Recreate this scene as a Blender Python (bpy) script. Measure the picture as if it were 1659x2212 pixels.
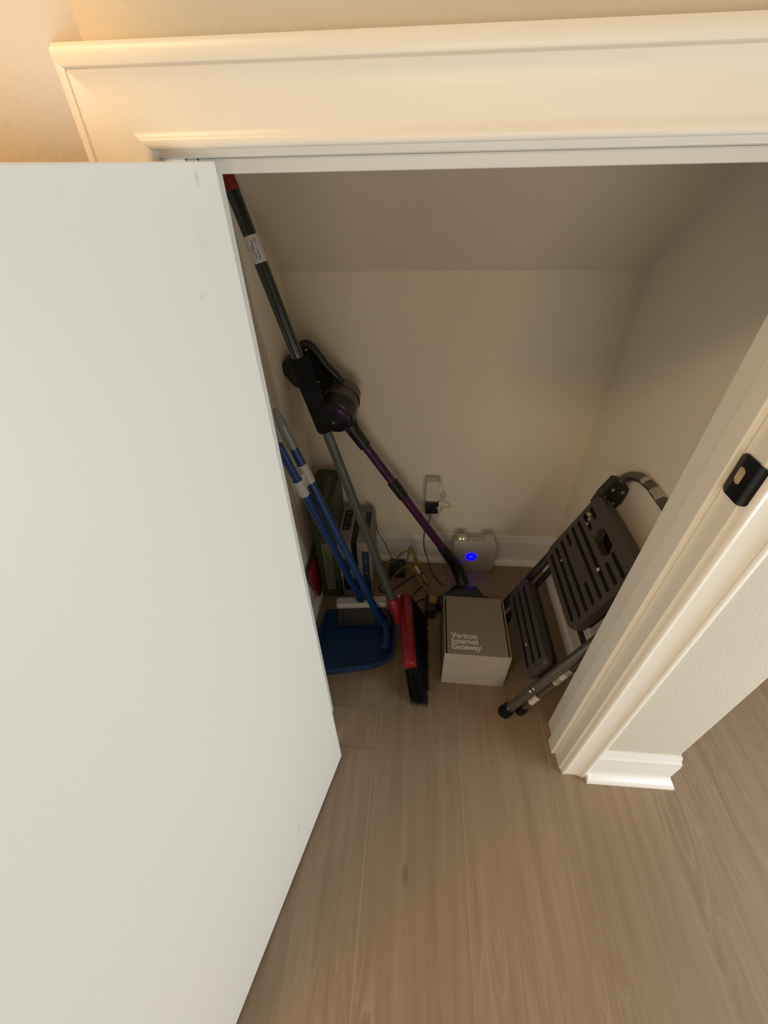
import bpy, bmesh, math, random
from mathutils import Vector, Matrix
random.seed(7)
for o in list(bpy.data.objects): bpy.data.objects.remove(o, do_unlink=True)
scene = bpy.context.scene
C = scene.collection

# ------------------------------------------------------------------ camera
F_PX = 897.0
cam_d = bpy.data.cameras.new('camera')
cam_d.sensor_fit = 'VERTICAL'; cam_d.sensor_height = 36.0; cam_d.sensor_width = 27.0
cam_d.lens = F_PX / 2212 * 36.0
cam_d.clip_start = 0.01
cam = bpy.data.objects.new('camera', cam_d); C.objects.link(cam)
cam.matrix_world = Matrix(((0.99707, -0.03439, 0.06836, 0.0),
                           (0.07447, 0.64165, -0.76337, 0.0),
                           (-0.01762, 0.76623, 0.64233, 1.22),
                           (0, 0, 0, 1)))
scene.camera = cam

# ------------------------------------------------------------------ light
world = bpy.data.worlds.new('world'); scene.world = world; world.use_nodes = True
world.node_tree.nodes['Background'].inputs[0].default_value = (0.75, 0.85, 1.0, 1)
world.node_tree.nodes['Background'].inputs[1].default_value = 0.6

def area_light(name, loc, target, sx, sy, energy, color):
    d = bpy.data.lights.new(name, 'AREA'); d.shape = 'RECTANGLE'; d.size = sx; d.size_y = sy
    d.energy = energy; d.color = color
    o = bpy.data.objects.new(name, d); C.objects.link(o); o.location = loc
    o.rotation_euler = (Vector(target) - Vector(loc)).to_track_quat('-Z', 'Y').to_euler()
    return o
# daylight through the tall glass door in the right-hand wall
area_light('daylight', (1.84, -0.20, 0.60), (0.0, -0.20, 0.48), 1.1, 1.1, 27.5, (0.84, 0.95, 1.0))
# added low warm fill behind the camera, lifts the closet's upright faces
area_light('low_fill_light', (0.45, -2.55, 0.55), (0.30, 0.0, 0.60), 1.3, 1.0, 14, (1.0, 0.87, 0.68))
# added warm light beyond the open door, placed so the door shades the closet
area_light('added_warm_lamp', (-0.86, -0.78, 2.12), (-0.70, -0.50, 0.0), 0.4, 0.4, 15, (1.0, 0.67, 0.34))
# added warm spot, narrowed to tint the angled wall orange
sd = bpy.data.lights.new('added_warm_spot', 'SPOT'); sd.energy = 88; sd.color = (1.0, 0.42, 0.07)
sd.spot_size = math.radians(29); sd.spot_blend = 0.35; sd.shadow_soft_size = 0.05
so = bpy.data.objects.new('added_warm_spot', sd); C.objects.link(so); so.location = (0.25, -1.0, 2.34)
so.rotation_euler = (Vector((-0.47, 0.21, 1.62)) - so.location).to_track_quat('-Z', 'Y').to_euler()

vs = scene.view_settings
vs.view_transform = 'Standard'; vs.look = 'None'; vs.exposure = 0.11; vs.gamma = 1.0
vs.use_curve_mapping = False

# ------------------------------------------------------------------ materials
def new_mat(name):
    m = bpy.data.materials.new(name); m.use_nodes = True
    nt = m.node_tree; b = nt.nodes['Principled BSDF']
    return m, nt, b
def mat(name, col, rough=0.5, metal=0.0, var=0.06, scale=30.0, bump=0.0, bscale=200.0, spec=0.5, emit=None, estr=0.0, coat=0.0, alpha=1.0):
    m, nt, b = new_mat(name)
    b.inputs['Roughness'].default_value = rough; b.inputs['Metallic'].default_value = metal
    b.inputs['Specular IOR Level'].default_value = spec
    b.inputs['Coat Weight'].default_value = coat
    tc = nt.nodes.new('ShaderNodeTexCoord')
    n = nt.nodes.new('ShaderNodeTexNoise'); n.inputs['Scale'].default_value = scale; n.inputs['Detail'].default_value = 4
    nt.links.new(tc.outputs['Object'], n.inputs['Vector'])
    r = nt.nodes.new('ShaderNodeValToRGB')
    r.color_ramp.elements[0].position = 0.3; r.color_ramp.elements[1].position = 0.7
    r.color_ramp.elements[0].color = tuple(c * (1 - var) for c in col) + (1,)
    r.color_ramp.elements[1].color = tuple(min(1, c * (1 + var)) for c in col) + (1,)
    nt.links.new(n.outputs['Fac'], r.inputs['Fac']); nt.links.new(r.outputs['Color'], b.inputs['Base Color'])
    if bump:
        n2 = nt.nodes.new('ShaderNodeTexNoise'); n2.inputs['Scale'].default_value = bscale; n2.inputs['Detail'].default_value = 3
        nt.links.new(tc.outputs['Object'], n2.inputs['Vector'])
        bp = nt.nodes.new('ShaderNodeBump'); bp.inputs['Strength'].default_value = bump; bp.inputs['Distance'].default_value = 0.002
        nt.links.new(n2.outputs['Fac'], bp.inputs['Height']); nt.links.new(bp.outputs['Normal'], b.inputs['Normal'])
    if emit:
        b.inputs['Emission Color'].default_value = emit + (1,); b.inputs['Emission Strength'].default_value = estr
    if alpha < 1: b.inputs['Alpha'].default_value = alpha
    return m

M = {}
M['wall'] = mat('wall_paint', (0.60, 0.56, 0.475), 0.75, var=0.015, scale=6, bump=0.35, bscale=160)
M['closet'] = mat('closet_paint', (0.82, 0.76, 0.65), 0.8, var=0.015, scale=5, bump=0.2, bscale=160)
M['trim'] = mat('trim_paint', (0.82, 0.79, 0.72), 0.32, var=0.01, scale=8)
M['base'] = mat('baseboard_paint', (0.84, 0.83, 0.80), 0.28, var=0.01, scale=8)
M['edge'] = mat('oak_edge_highlight', (0.44, 0.335, 0.24), 0.5)  # highlight along the plank bevels, painted in as paler oak
M['subfloor'] = mat('floor_underlay', (0.50, 0.38, 0.27), 0.7)  # pale so the plank gaps carry the same painted seam highlight
M['ceil'] = mat('ceiling_paint', (0.72, 0.68, 0.60), 0.85, var=0.01)
M['black'] = mat('black_plastic', (0.012, 0.012, 0.013), 0.35, var=0.2)
M['black_gloss'] = mat('black_gloss', (0.006, 0.006, 0.006), 0.2, var=0.1)
M['black_matte'] = mat('black_rubber', (0.005, 0.005, 0.006), 0.8, var=0.2, spec=0.2)
M['pole_dark'] = mat('dark_green_pole', (0.012, 0.020, 0.017), 0.16, var=0.1, spec=0.7)
M['pole_grey'] = mat('grey_pole', (0.055, 0.062, 0.055), 0.35, var=0.06)
M['red'] = mat('red_plastic', (0.21, 0.005, 0.011), 0.35, var=0.05)
M['red_dark'] = mat('dark_red_plastic', (0.20, 0.007, 0.006), 0.5, var=0.05)
M['bristle'] = mat('black_bristle', (0.006, 0.006, 0.007), 0.8, var=0.3, spec=0.15)
M['bristle_grey'] = mat('grey_bristle', (0.045, 0.043, 0.042), 0.8, var=0.3, scale=120)
M['white_pl'] = mat('white_plastic', (0.48, 0.45, 0.42), 0.4, var=0.02)
M['blue'] = mat('blue_plastic', (0.003, 0.034, 0.145), 0.35, var=0.06)
M['blue_pan'] = mat('blue_pan_plastic', (0.003, 0.028, 0.095), 0.4, var=0.08)
M['clear_grey'] = mat('clear_grey_cap', (0.20, 0.21, 0.19), 0.2, var=0.05)
M['purple'] = mat('purple_metal', (0.10, 0.024, 0.105), 0.32, metal=0.4, var=0.08)
M['purple_dark'] = mat('purple_ring', (0.045, 0.02, 0.08), 0.3, metal=0.3, var=0.2)
M['smoke'] = mat('smoky_cup', (0.085, 0.065, 0.055), 0.15, var=0.1)
M['router'] = mat('router_white', (0.60, 0.55, 0.52), 0.45, var=0.02)
M['led_blue'] = mat('led_blue', (0.0, 0.0, 0.6), 0.4, emit=(0.0, 0.0, 1.0), estr=4.0)
M['led_green'] = mat('led_green', (0.5, 0.6, 0.1), 0.4, emit=(0.75, 0.85, 0.12), estr=1.5)
M['adapter_white'] = mat('adapter_white', (0.66, 0.60, 0.54), 0.45, var=0.02)
M['yellow'] = mat('yellow_cable', (0.31, 0.185, 0.022), 0.45, var=0.08)
M['yellow_pl'] = mat('yellow_plug', (0.30, 0.19, 0.035), 0.45, var=0.05)
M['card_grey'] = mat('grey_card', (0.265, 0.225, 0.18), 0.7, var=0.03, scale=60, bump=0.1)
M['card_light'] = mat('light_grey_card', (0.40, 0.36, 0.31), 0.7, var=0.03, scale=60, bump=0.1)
M['print_white'] = mat('white_print', (0.70, 0.64, 0.58), 0.7, var=0.02)
M['print_black'] = mat('black_print', (0.010, 0.010, 0.010), 0.6, var=0.2)
M['green_box'] = mat('green_card', (0.034, 0.044, 0.013), 0.6, var=0.15, scale=25)
M['green_label'] = mat('dark_green_label', (0.032, 0.046, 0.009), 0.55, var=0.10, scale=40)
M['olive_box'] = mat('olive_card', (0.058, 0.066, 0.036), 0.6, var=0.2, scale=22)
M['orange_print'] = mat('orange_print', (0.12, 0.045, 0.016), 0.6, var=0.25, scale=60)
M['pale_print'] = mat('pale_green_print', (0.17, 0.165, 0.11), 0.6, var=0.12, scale=120)
M['white_box'] = mat('white_card', (0.29, 0.25, 0.215), 0.65, var=0.10, scale=160)
M['blue_print'] = mat('blue_print', (0.012, 0.032, 0.095), 0.6, var=0.15, scale=80)
M['blue_pale'] = mat('pale_blue_print', (0.11, 0.14, 0.19), 0.6, var=0.3, scale=140)
M['stool_tread'] = mat('grey_tread_plastic', (0.062, 0.053, 0.047), 0.5, var=0.05, bump=0.1, bscale=500)
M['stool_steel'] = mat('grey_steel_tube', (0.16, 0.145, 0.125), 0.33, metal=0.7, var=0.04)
M['stool_dark'] = mat('dark_and_shaded_steel', (0.060, 0.050, 0.052), 0.35, metal=0.6, var=0.06)
M['foil'] = mat('silver_tape', (0.55, 0.52, 0.47), 0.25, metal=0.8, var=0.45, scale=260)
M['sticker'] = mat('white_sticker', (0.62, 0.58, 0.53), 0.5, var=0.06, scale=140)
M['strike_hole'] = mat('bare_wood', (0.50, 0.38, 0.27), 0.8, var=0.15, scale=90)

# door: paint with a few faint scuffs on its surface
def scuffed(name, col, rough, spots):
    m, nt, b = new_mat(name)
    b.inputs['Roughness'].default_value = rough
    g = nt.nodes.new('ShaderNodeNewGeometry')
    prev = None
    for (p, s, k) in spots:
        sub = nt.nodes.new('ShaderNodeVectorMath'); sub.operation = 'SUBTRACT'; sub.inputs[1].default_value = p
        nt.links.new(g.outputs['Position'], sub.inputs[0])
        dv = nt.nodes.new('ShaderNodeVectorMath'); dv.operation = 'DIVIDE'; dv.inputs[1].default_value = s
        nt.links.new(sub.outputs[0], dv.inputs[0])
        ln = nt.nodes.new('ShaderNodeVectorMath'); ln.operation = 'LENGTH'; nt.links.new(dv.outputs[0], ln.inputs[0])
        mr = nt.nodes.new('ShaderNodeMapRange'); mr.inputs[1].default_value = 0.0; mr.inputs[2].default_value = 1.0
        mr.inputs[3].default_value = k; mr.inputs[4].default_value = 0.0
        nt.links.new(ln.outputs['Value'], mr.inputs[0])
        if prev is None: prev = mr.outputs[0]
        else:
            mx = nt.nodes.new('ShaderNodeMath'); mx.operation = 'MAXIMUM'
            nt.links.new(prev, mx.inputs[0]); nt.links.new(mr.outputs[0], mx.inputs[1]); prev = mx.outputs[0]
    mix = nt.nodes.new('ShaderNodeMixRGB'); mix.inputs[1].default_value = col + (1,); mix.inputs[2].default_value = (0.25, 0.22, 0.2, 1)
    nt.links.new(prev, mix.inputs[0]); nt.links.new(mix.outputs[0], b.inputs['Base Color'])
    n2 = nt.nodes.new('ShaderNodeTexNoise'); n2.inputs['Scale'].default_value = 120
    tc = nt.nodes.new('ShaderNodeTexCoord'); nt.links.new(tc.outputs['Object'], n2.inputs['Vector'])
    bp = nt.nodes.new('ShaderNodeBump'); bp.inputs['Strength'].default_value = 0.08; bp.inputs['Distance'].default_value = 0.001
    nt.links.new(n2.outputs['Fac'], bp.inputs['Height']); nt.links.new(bp.outputs['Normal'], b.inputs['Normal'])
    return m
M['door'] = scuffed('door_paint', (0.735, 0.71, 0.635), 0.42, [
    ((-0.173, 0.396, 1.214), (0.010, 0.004, 0.007), 0.32), ((-0.181, 0.367, 1.138), (0.006, 0.003, 0.003), 0.25),
    ((-0.219, 0.229, 0.139), (0.020, 0.010, 0.020), 0.22), ((-0.176, 0.386, 1.17), (0.02, 0.012, 0.03), 0.07)])

# oak plank
def wood():
    m, nt, b = new_mat('oak_plank')
    L = nt.links.new; N = nt.nodes.new
    g = N('ShaderNodeNewGeometry'); oi = N('ShaderNodeObjectInfo')
    off = N('ShaderNodeMath'); off.operation = 'MULTIPLY'; off.inputs[1].default_value = 37.0; L(oi.outputs['Random'], off.inputs[0])
    cmb = N('ShaderNodeCombineXYZ'); L(off.outputs[0], cmb.inputs[0]); L(off.outputs[0], cmb.inputs[1])
    add = N('ShaderNodeVectorMath'); L(g.outputs['Position'], add.inputs[0]); L(cmb.outputs[0], add.inputs[1])
    # fine streaks along Y
    mp = N('ShaderNodeMapping'); mp.inputs['Scale'].default_value = (26, 1.1, 26); L(add.outputs[0], mp.inputs[0])
    n1 = N('ShaderNodeTexNoise'); n1.inputs['Scale'].default_value = 1.6; n1.inputs['Detail'].default_value = 8; n1.inputs['Roughness'].default_value = 0.6; L(mp.outputs[0], n1.inputs[0])
    mp2 = N('ShaderNodeMapping'); mp2.inputs['Scale'].default_value = (7, 0.55, 7); L(add.outputs[0], mp2.inputs[0])
    n2 = N('ShaderNodeTexNoise'); n2.inputs['Scale'].default_value = 1.0; n2.inputs['Detail'].default_value = 3; L(mp2.outputs[0], n2.inputs[0])
    # cathedral grain: contour lines of a stretched noise
    mul = N('ShaderNodeMath'); mul.operation = 'MULTIPLY'; mul.inputs[1].default_value = 34.0; L(n2.outputs['Fac'], mul.inputs[0])
    fr = N('ShaderNodeMath'); fr.operation = 'FRACT'; L(mul.outputs[0], fr.inputs[0])
    cr = N('ShaderNodeValToRGB'); e = cr.color_ramp.elements
    e[0].position = 0.0; e[0].color = (1, 1, 1, 1); e[1].position = 0.45; e[1].color = (0, 0, 0, 1)
    L(fr.outputs[0], cr.inputs[0])
    mk = N('ShaderNodeTexNoise'); mk.inputs['Scale'].default_value = 2.2; L(add.outputs[0], mk.inputs[0])
    mkr = N('ShaderNodeMapRange'); mkr.inputs[1].default_value = 0.45; mkr.inputs[2].default_value = 0.68; L(mk.outputs['Fac'], mkr.inputs[0])
    gm = N('ShaderNodeMath'); gm.operation = 'MULTIPLY'; L(cr.outputs[0], gm.inputs[0]); L(mkr.outputs[0], gm.inputs[1])
    c1 = N('ShaderNodeValToRGB'); e = c1.color_ramp.elements
    e[0].position = 0.3; e[0].color = (0.222, 0.150, 0.089, 1); e[1].position = 0.72; e[1].color = (0.300, 0.212, 0.136, 1)
    L(n1.outputs['Fac'], c1.inputs[0])
    hs = N('ShaderNodeHueSaturation'); L(c1.outputs[0], hs.inputs['Color'])
    mr = N('ShaderNodeMapRange'); mr.inputs[3].default_value = 0.92; mr.inputs[4].default_value = 1.06; L(oi.outputs['Random'], mr.inputs[0]); L(mr.outputs[0], hs.inputs['Value'])
    mx = N('ShaderNodeMixRGB'); mx.inputs[2].default_value = (0.38, 0.29, 0.205, 1)
    g2 = N('ShaderNodeMath'); g2.operation = 'MULTIPLY'; g2.inputs[1].default_value = 0.42; L(gm.outputs[0], g2.inputs[0])
    L(g2.outputs[0], mx.inputs[0]); L(hs.outputs[0], mx.inputs[1])
    # knots
    prev = mx.outputs[0]
    for p, s, k in (((0.0114, 0.1917, 0), (0.010, 0.030, 1), 0.55), ((0.905, 0.36, 0), (0.012, 0.03, 1), 0.6), ((0.03, 0.20, 0), (0.028, 0.09, 1), 0.12)):
        sub = N('ShaderNodeVectorMath'); sub.operation = 'SUBTRACT'; sub.inputs[1].default_value = p; L(g.outputs['Position'], sub.inputs[0])
        dv = N('ShaderNodeVectorMath'); dv.operation = 'DIVIDE'; dv.inputs[1].default_value = s; L(sub.outputs[0], dv.inputs[0])
        ln = N('ShaderNodeVectorMath'); ln.operation = 'LENGTH'; L(dv.outputs[0], ln.inputs[0])
        kr = N('ShaderNodeMapRange'); kr.interpolation_type = 'SMOOTHSTEP'; kr.inputs[1].default_value = 0.1; kr.inputs[2].default_value = 1.0; kr.inputs[3].default_value = k; kr.inputs[4].default_value = 0; L(ln.outputs['Value'], kr.inputs[0])
        mk2 = N('ShaderNodeMixRGB'); mk2.inputs[2].default_value = (0.10, 0.065, 0.05, 1); L(kr.outputs[0], mk2.inputs[0]); L(prev, mk2.inputs[1]); prev = mk2.outputs[0]
    L(prev, b.inputs['Base Color'])
    b.inputs['Roughness'].default_value = 0.46; b.inputs['Specular IOR Level'].default_value = 0.4
    bp = N('ShaderNodeBump'); bp.inputs['Strength'].default_value = 0.12; bp.inputs['Distance'].default_value = 0.001
    L(n1.outputs['Fac'], bp.inputs['Height']); L(bp.outputs['Normal'], b.inputs['Normal'])
    return m
M['wood'] = wood()

# ------------------------------------------------------------------ mesh helpers
def off_of(parent):
    v = Vector((0, 0, 0))
    while parent is not None: v += parent.location; parent = parent.parent
    return v
def obj(name, bm, m, parent=None, smooth=False, label=None):
    v = off_of(parent)
    if v.length: bmesh.ops.translate(bm, verts=bm.verts, vec=-v)
    bmesh.ops.recalc_face_normals(bm, faces=bm.faces)
    if smooth:
        for f in bm.faces: f.smooth = True
        for e in bm.edges:
            if len(e.link_faces) == 2 and e.calc_face_angle(0) > 0.7: e.smooth = False
    me = bpy.data.meshes.new(name); bm.to_mesh(me); bm.free()
    o = bpy.data.objects.new(name, me); C.objects.link(o)
    me.materials.append(M[m])
    if parent is not None: o.parent = parent
    if label: o['label'] = label
    return o
def thing(name, label, cat, loc=(0, 0, 0), group=None):
    o = bpy.data.objects.new(name, None); C.objects.link(o); o.location = loc; o.empty_display_size = 0.05
    o['label'] = label; o['category'] = cat
    if group: o['group'] = group
    return o
def tag(o, label, cat, group=None):
    o['label'] = label; o['category'] = cat
    if group: o['group'] = group
    return o
def struct(o, label=None):
    o['kind'] = 'structure'
    if label: o['label'] = label
    return o
def box(lo, hi, bev=0.0, bm=None, mtx=None):
    b2 = bmesh.new()
    vs_ = [b2.verts.new((x, y, z)) for x in (lo[0], hi[0]) for y in (lo[1], hi[1]) for z in (lo[2], hi[2])]
    for f in ((0, 1, 3, 2), (4, 6, 7, 5), (0, 4, 5, 1), (2, 3, 7, 6), (0, 2, 6, 4), (1, 5, 7, 3)):
        b2.faces.new([vs_[i] for i in f])
    if bev: bmesh.ops.bevel(b2, geom=list(b2.edges), offset=bev, segments=2, profile=0.5, affect='EDGES')
    if mtx: bmesh.ops.transform(b2, matrix=mtx, verts=b2.verts)
    return merge(bm, b2)
def merge(bm, b2):
    if bm is None: return b2
    me = bpy.data.meshes.new('tmp'); b2.to_mesh(me); b2.free(); bm.from_mesh(me); bpy.data.meshes.remove(me); return bm
def smooth_pts(pts, n=8, closed=False):
    P = [Vector(p) for p in pts]; out = []
    k = len(P)
    for i in range(k if closed else k - 1):
        if closed: p0, p1, p2, p3 = P[(i - 1) % k], P[i], P[(i + 1) % k], P[(i + 2) % k]
        else: p0, p1, p2, p3 = P[max(i - 1, 0)], P[i], P[i + 1], P[min(i + 2, k - 1)]
        for j in range(n):
            t = j / n
            out.append(0.5 * ((2 * p1) + (p2 - p0) * t + (2 * p0 - 5 * p1 + 4 * p2 - p3) * t * t + (3 * p1 - p0 - 3 * p2 + p3) * t ** 3))
    if not closed: out.append(P[-1])
    return out
def tube(pts, r, seg=14, bm=None, closed=False, flat=1.0, up=None):
    """sweep of a circle; r a number or one radius per point; flat squashes one axis"""
    P = [Vector(p) for p in pts]; R_ = r if isinstance(r, (list, tuple)) else [r] * len(P)
    b2 = bmesh.new(); rings = []
    n0 = None
    for i, p in enumerate(P):
        if closed: t = (P[(i + 1) % len(P)] - P[i - 1])
        else: t = (P[min(i + 1, len(P) - 1)] - P[max(i - 1, 0)])
        t.normalize()
        if n0 is None:
            a = Vector(up) if up else (Vector((0, 0, 1)) if abs(t.z) < 0.9 else Vector((1, 0, 0)))
            n0 = (a - t * a.dot(t)).normalized()
        else: n0 = (n0 - t * n0.dot(t)).normalized()
        bn = t.cross(n0)
        rings.append([b2.verts.new(p + (n0 * math.cos(2 * math.pi * k / seg) * flat + bn * math.sin(2 * math.pi * k / seg)) * R_[i]) for k in range(seg)])
    m_ = len(rings)
    for i in range(m_ if closed else m_ - 1):
        a, c = rings[i], rings[(i + 1) % m_]
        for k in range(seg): b2.faces.new((a[k], a[(k + 1) % seg], c[(k + 1) % seg], c[k]))
    if not closed:
        b2.faces.new(rings[0][::-1]); b2.faces.new(rings[-1])
    return merge(bm, b2)
def prism(poly, ax_o, ax_u, ax_v, ax_w, depth, bev=0.0, bm=None):
    """polygon (u,v) extruded along w by depth, from origin"""
    O, U, V_, W = (Vector(a) for a in (ax_o, ax_u, ax_v, ax_w)); b2 = bmesh.new()
    a = [b2.verts.new(O + U * p[0] + V_ * p[1]) for p in poly]
    c = [b2.verts.new(O + U * p[0] + V_ * p[1] + W * depth) for p in poly]
    n = len(poly)
    b2.faces.new(a[::-1]); b2.faces.new(c)
    for i in range(n): b2.faces.new((a[i], a[(i + 1) % n], c[(i + 1) % n], c[i]))
    if bev: bmesh.ops.bevel(b2, geom=list(b2.edges), offset=bev, segments=2, profile=0.5, affect='EDGES')
    return merge(bm, b2)
def rrect(w, h, r, n=5, cx=0, cy=0):
    out = []
    for (sx, sy, a0) in ((1, 1, 0), (-1, 1, 90), (-1, -1, 180), (1, -1, 270)):
        for k in range(n + 1):
            a = math.radians(a0 + 90 * k / n)
            out.append((cx + sx * (w / 2 - r) + r * math.cos(a), cy + sy * (h / 2 - r) + r * math.sin(a)))
    return out
def sweep_profile(prof, path, frames):
    """profile (u,t) swept through path points; frames gives (U,T) vectors at each point (mitres included)"""
    b2 = bmesh.new(); rows = []
    for p, (U, T) in zip(path, frames):
        rows.append([b2.verts.new(Vector(p) + Vector(U) * u + Vector(T) * t) for u, t in prof])
    n = len(prof)
    for i in range(len(rows) - 1):
        for k in range(n): b2.faces.new((rows[i][k], rows[i][(k + 1) % n], rows[i + 1][(k + 1) % n], rows[i + 1][k]))
    b2.faces.new(rows[0][::-1]); b2.faces.new(rows[-1])
    return b2
def text_bm(s, size, mtx, bold=0.0, spacing=1.0):
    cu = bpy.data.curves.new('lettering', 'FONT'); cu.body = s; cu.size = size; cu.offset = bold; cu.space_character = spacing
    cu.extrude = 0.0002; cu.resolution_u = 3
    o = bpy.data.objects.new('lettering', cu); C.objects.link(o)
    dg = bpy.context.evaluated_depsgraph_get(); dg.update()
    me = bpy.data.meshes.new_from_object(o.evaluated_get(dg))
    bm = bmesh.new(); bm.from_mesh(me); bpy.data.objects.remove(o); bpy.data.curves.remove(cu); bpy.data.meshes.remove(me)
    bmesh.ops.transform(bm, matrix=mtx, verts=bm.verts)
    return bm
def frame_m(o, u, v):
    u = Vector(u).normalized(); v = Vector(v); v = (v - u * v.dot(u)).normalized(); w = u.cross(v); o = Vector(o)
    return Matrix(((u.x, v.x, w.x, o.x), (u.y, v.y, w.y, o.y), (u.z, v.z, w.z, o.z), (0, 0, 0, 1)))

# ------------------------------------------------------------------ setting
WY, WI = 0.432, 0.550            # hallway face and closet face of the front wall
JL, JR, JT = -0.2116, 0.4035, 1.2265
XL, XR, YB = -0.350, 0.540, 1.175  # closet walls
RH = 2.44

# floor: a base with one board per plank
fl = struct(obj('floor', box((-2.0, -2.6, -0.05), (1.92, 3.0, -0.004)), 'subfloor'))
PW = 0.2322; X0 = -0.0819
joints = {-1: [-1.02, 0.448, 0.5603], 0: [-1.3, 1.6], 1: [-0.7, 2.0], 2: [-1.5, 1.45], 3: [-0.9, 1.9], 4: [-1.1, 1.1], 5: [-0.5, 1.7]}
for c in range(-8, 12):
    x0 = X0 + c * PW; x1 = x0 + PW
    if x0 > 1.9 or x1 < -1.95: continue
    ys = [-2.6] + joints.get(c, [-1.3 + (c * 0.37) % 0.9, 0.9 + (c * 0.53) % 0.9]) + [3.0]
    for a, b_ in zip(ys[:-1], ys[1:]):
        g = 0.0002
        bm = bmesh.new(); z0, z1, ch = -0.004, 0.0, 0.0011
        lo = (max(x0, -1.99) + g, a + g); hi = (min(x1, 1.91) - g, b_ - g)
        A = [bm.verts.new((x, y, z0)) for x, y in ((lo[0], lo[1]), (hi[0], lo[1]), (hi[0], hi[1]), (lo[0], hi[1]))]
        B = [bm.verts.new((x, y, z1 - ch)) for x, y in ((lo[0], lo[1]), (hi[0], lo[1]), (hi[0], hi[1]), (lo[0], hi[1]))]
        T = [bm.verts.new((x, y, z1)) for x, y in ((lo[0] + ch, lo[1] + ch * .2), (hi[0] - ch, lo[1] + ch * .2), (hi[0] - ch, hi[1] - ch * .2), (lo[0] + ch, hi[1] - ch * .2))]
        bm.faces.new(T)
        for k in range(4):
            j = (k + 1) % 4
            bm.faces.new((A[k], A[j], B[j], B[k])); bm.faces.new((B[k], B[j], T[j], T[k]))
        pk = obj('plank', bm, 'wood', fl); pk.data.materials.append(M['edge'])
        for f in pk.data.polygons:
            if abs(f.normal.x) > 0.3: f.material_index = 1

# front wall with the closet opening
bm = box((-0.55, WY + 0.0, JT + 0.018), (0.65, WI, RH))
bm = box((-0.55, WY, 0), (JL - 0.018, WI, JT + 0.018), bm=bm)
bm = box((JR + 0.018, WY, 0), (0.65, WI, JT + 0.018), bm=bm)
# cut the left part along the angled wall
geom = bm.verts[:] + bm.edges[:] + bm.faces[:]
struct(obj('wall_front', bm, 'wall'))
# angled wall on the left, 45 degrees to the front wall
bm = prism([(-0.25, WY), (-1.15, WY - 0.90), (-1.15 - 0.08, WY - 0.90 + 0.08), (-0.33, WY + 0.08)], (0, 0, 0), (1, 0, 0), (0, 1, 0), (0, 0, 1), RH)
struct(obj('wall_angled', bm, 'wall'))
struct(obj('wall_left', box((XL - 0.10, WI, 0), (XL, YB + 0.1, 1.75)), 'closet'))
struct(obj('wall_right', box((XR, WI, 0), (0.65, 3.0, RH)), 'closet'))
struct(obj('wall_back', box((XL - 0.1, YB, 0), (XR, YB + 0.1, 1.05)), 'closet'))
# sloping underside of the stairs
sl = 0.912; zc = 1.015
bm = prism([(YB + 0.1, zc - 0.1 * sl), (WI, zc + (YB - WI) * sl), (WI, zc + (YB - WI) * sl + 0.08), (YB + 0.1, zc - 0.1 * sl + 0.08)],
           (XL - 0.1, 0, 0), (0, 1, 0), (0, 0, 1), (1, 0, 0), XR - XL + 0.1)
struct(obj('ceiling_slope', bm, 'closet'))
# hallway shell behind and beside the camera
struct(obj('wall_hall_left', box((-1.27, -2.6, 0), (-1.15, WY - 0.88, RH)), 'wall'))
struct(obj('wall_hall_back', box((-1.27, -2.72, 0), (2.02, -2.6, RH)), 'wall'))
struct(obj('wall_hall_far', box((0.65, 3.0, 0), (2.02, 3.1, RH)), 'wall'))
bm = box((1.90, -2.6, 0), (2.02, -1.05, RH)); bm = box((1.90, 0.35, 0), (2.02, 3.0, RH), bm=bm)
bm = box((1.90, -1.05, 2.05), (2.02, 0.35, RH), bm=bm); struct(obj('wall_hall_right', bm, 'wall'))
w = struct(obj('window_1', box((1.92, -1.05, 0.0), (2.0, -1.00, 2.05)), 'base'))
for lo, hi in (((1.92, 0.30, 0), (2.0, 0.35, 2.05)), ((1.92, -1.0, 2.0), (2.0, 0.30, 2.05)), ((1.92, -1.0, 0), (2.0, 0.30, 0.04)), ((1.94, -0.37, 0.04), (1.98, -0.33, 2.0))):
    obj('window_frame', box(lo, hi, 0.003), 'base', w)
struct(obj('ceiling', box((-1.3, -2.7, RH), (2.02, 3.1, RH + 0.08)), 'ceil'))

# door frame: jambs, head, stops, casing
bm = box((JL - 0.018, WY, 0), (JL, WI, JT), 0.0015); j1 = struct(obj('trim_1', bm, 'trim'), 'left door jamb painted cream')
obj('stop', box((JL, 0.468, 0), (JL + 0.011, 0.503, JT), 0.002), 'trim', j1)
bm = box((JR, WY, 0), (JR + 0.018, WI, JT), 0.0015); j2 = struct(obj('trim_2', bm, 'trim'), 'right door jamb painted cream')
obj('stop', box((JR - 0.011, 0.468, 0), (JR, 0.503, JT), 0.002), 'trim', j2)
bm = box((JL - 0.018, WY, JT), (JR + 0.018, WI, JT + 0.018), 0.0015); j3 = struct(obj('trim_3', bm, 'trim'), 'head door jamb painted cream')
obj('stop', box((JL + 0.011, 0.468, JT - 0.011), (JR - 0.011, 0.503, JT), 0.002), 'trim', j3)
def casing_prof(w):
    k = w / 0.058
    return [(0, 0), (0, .0090), (.0015, .0112), (.004, .0125), (.007, .0122), (.0095, .0108), (.012, .0104), (.022, .0110), (.030, .0112), (.036, .0117),
            (.041, .0132), (.0440, .0148), (.0448, .0134), (.0456, .0134), (.0462, .0156), (.049, .0168), (.055, .0168), (.058, .0148), (.058, 0)], k
rv = 0.005
prof, _ = casing_prof(0.058)
Tn = (0, -1, 0)
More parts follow.
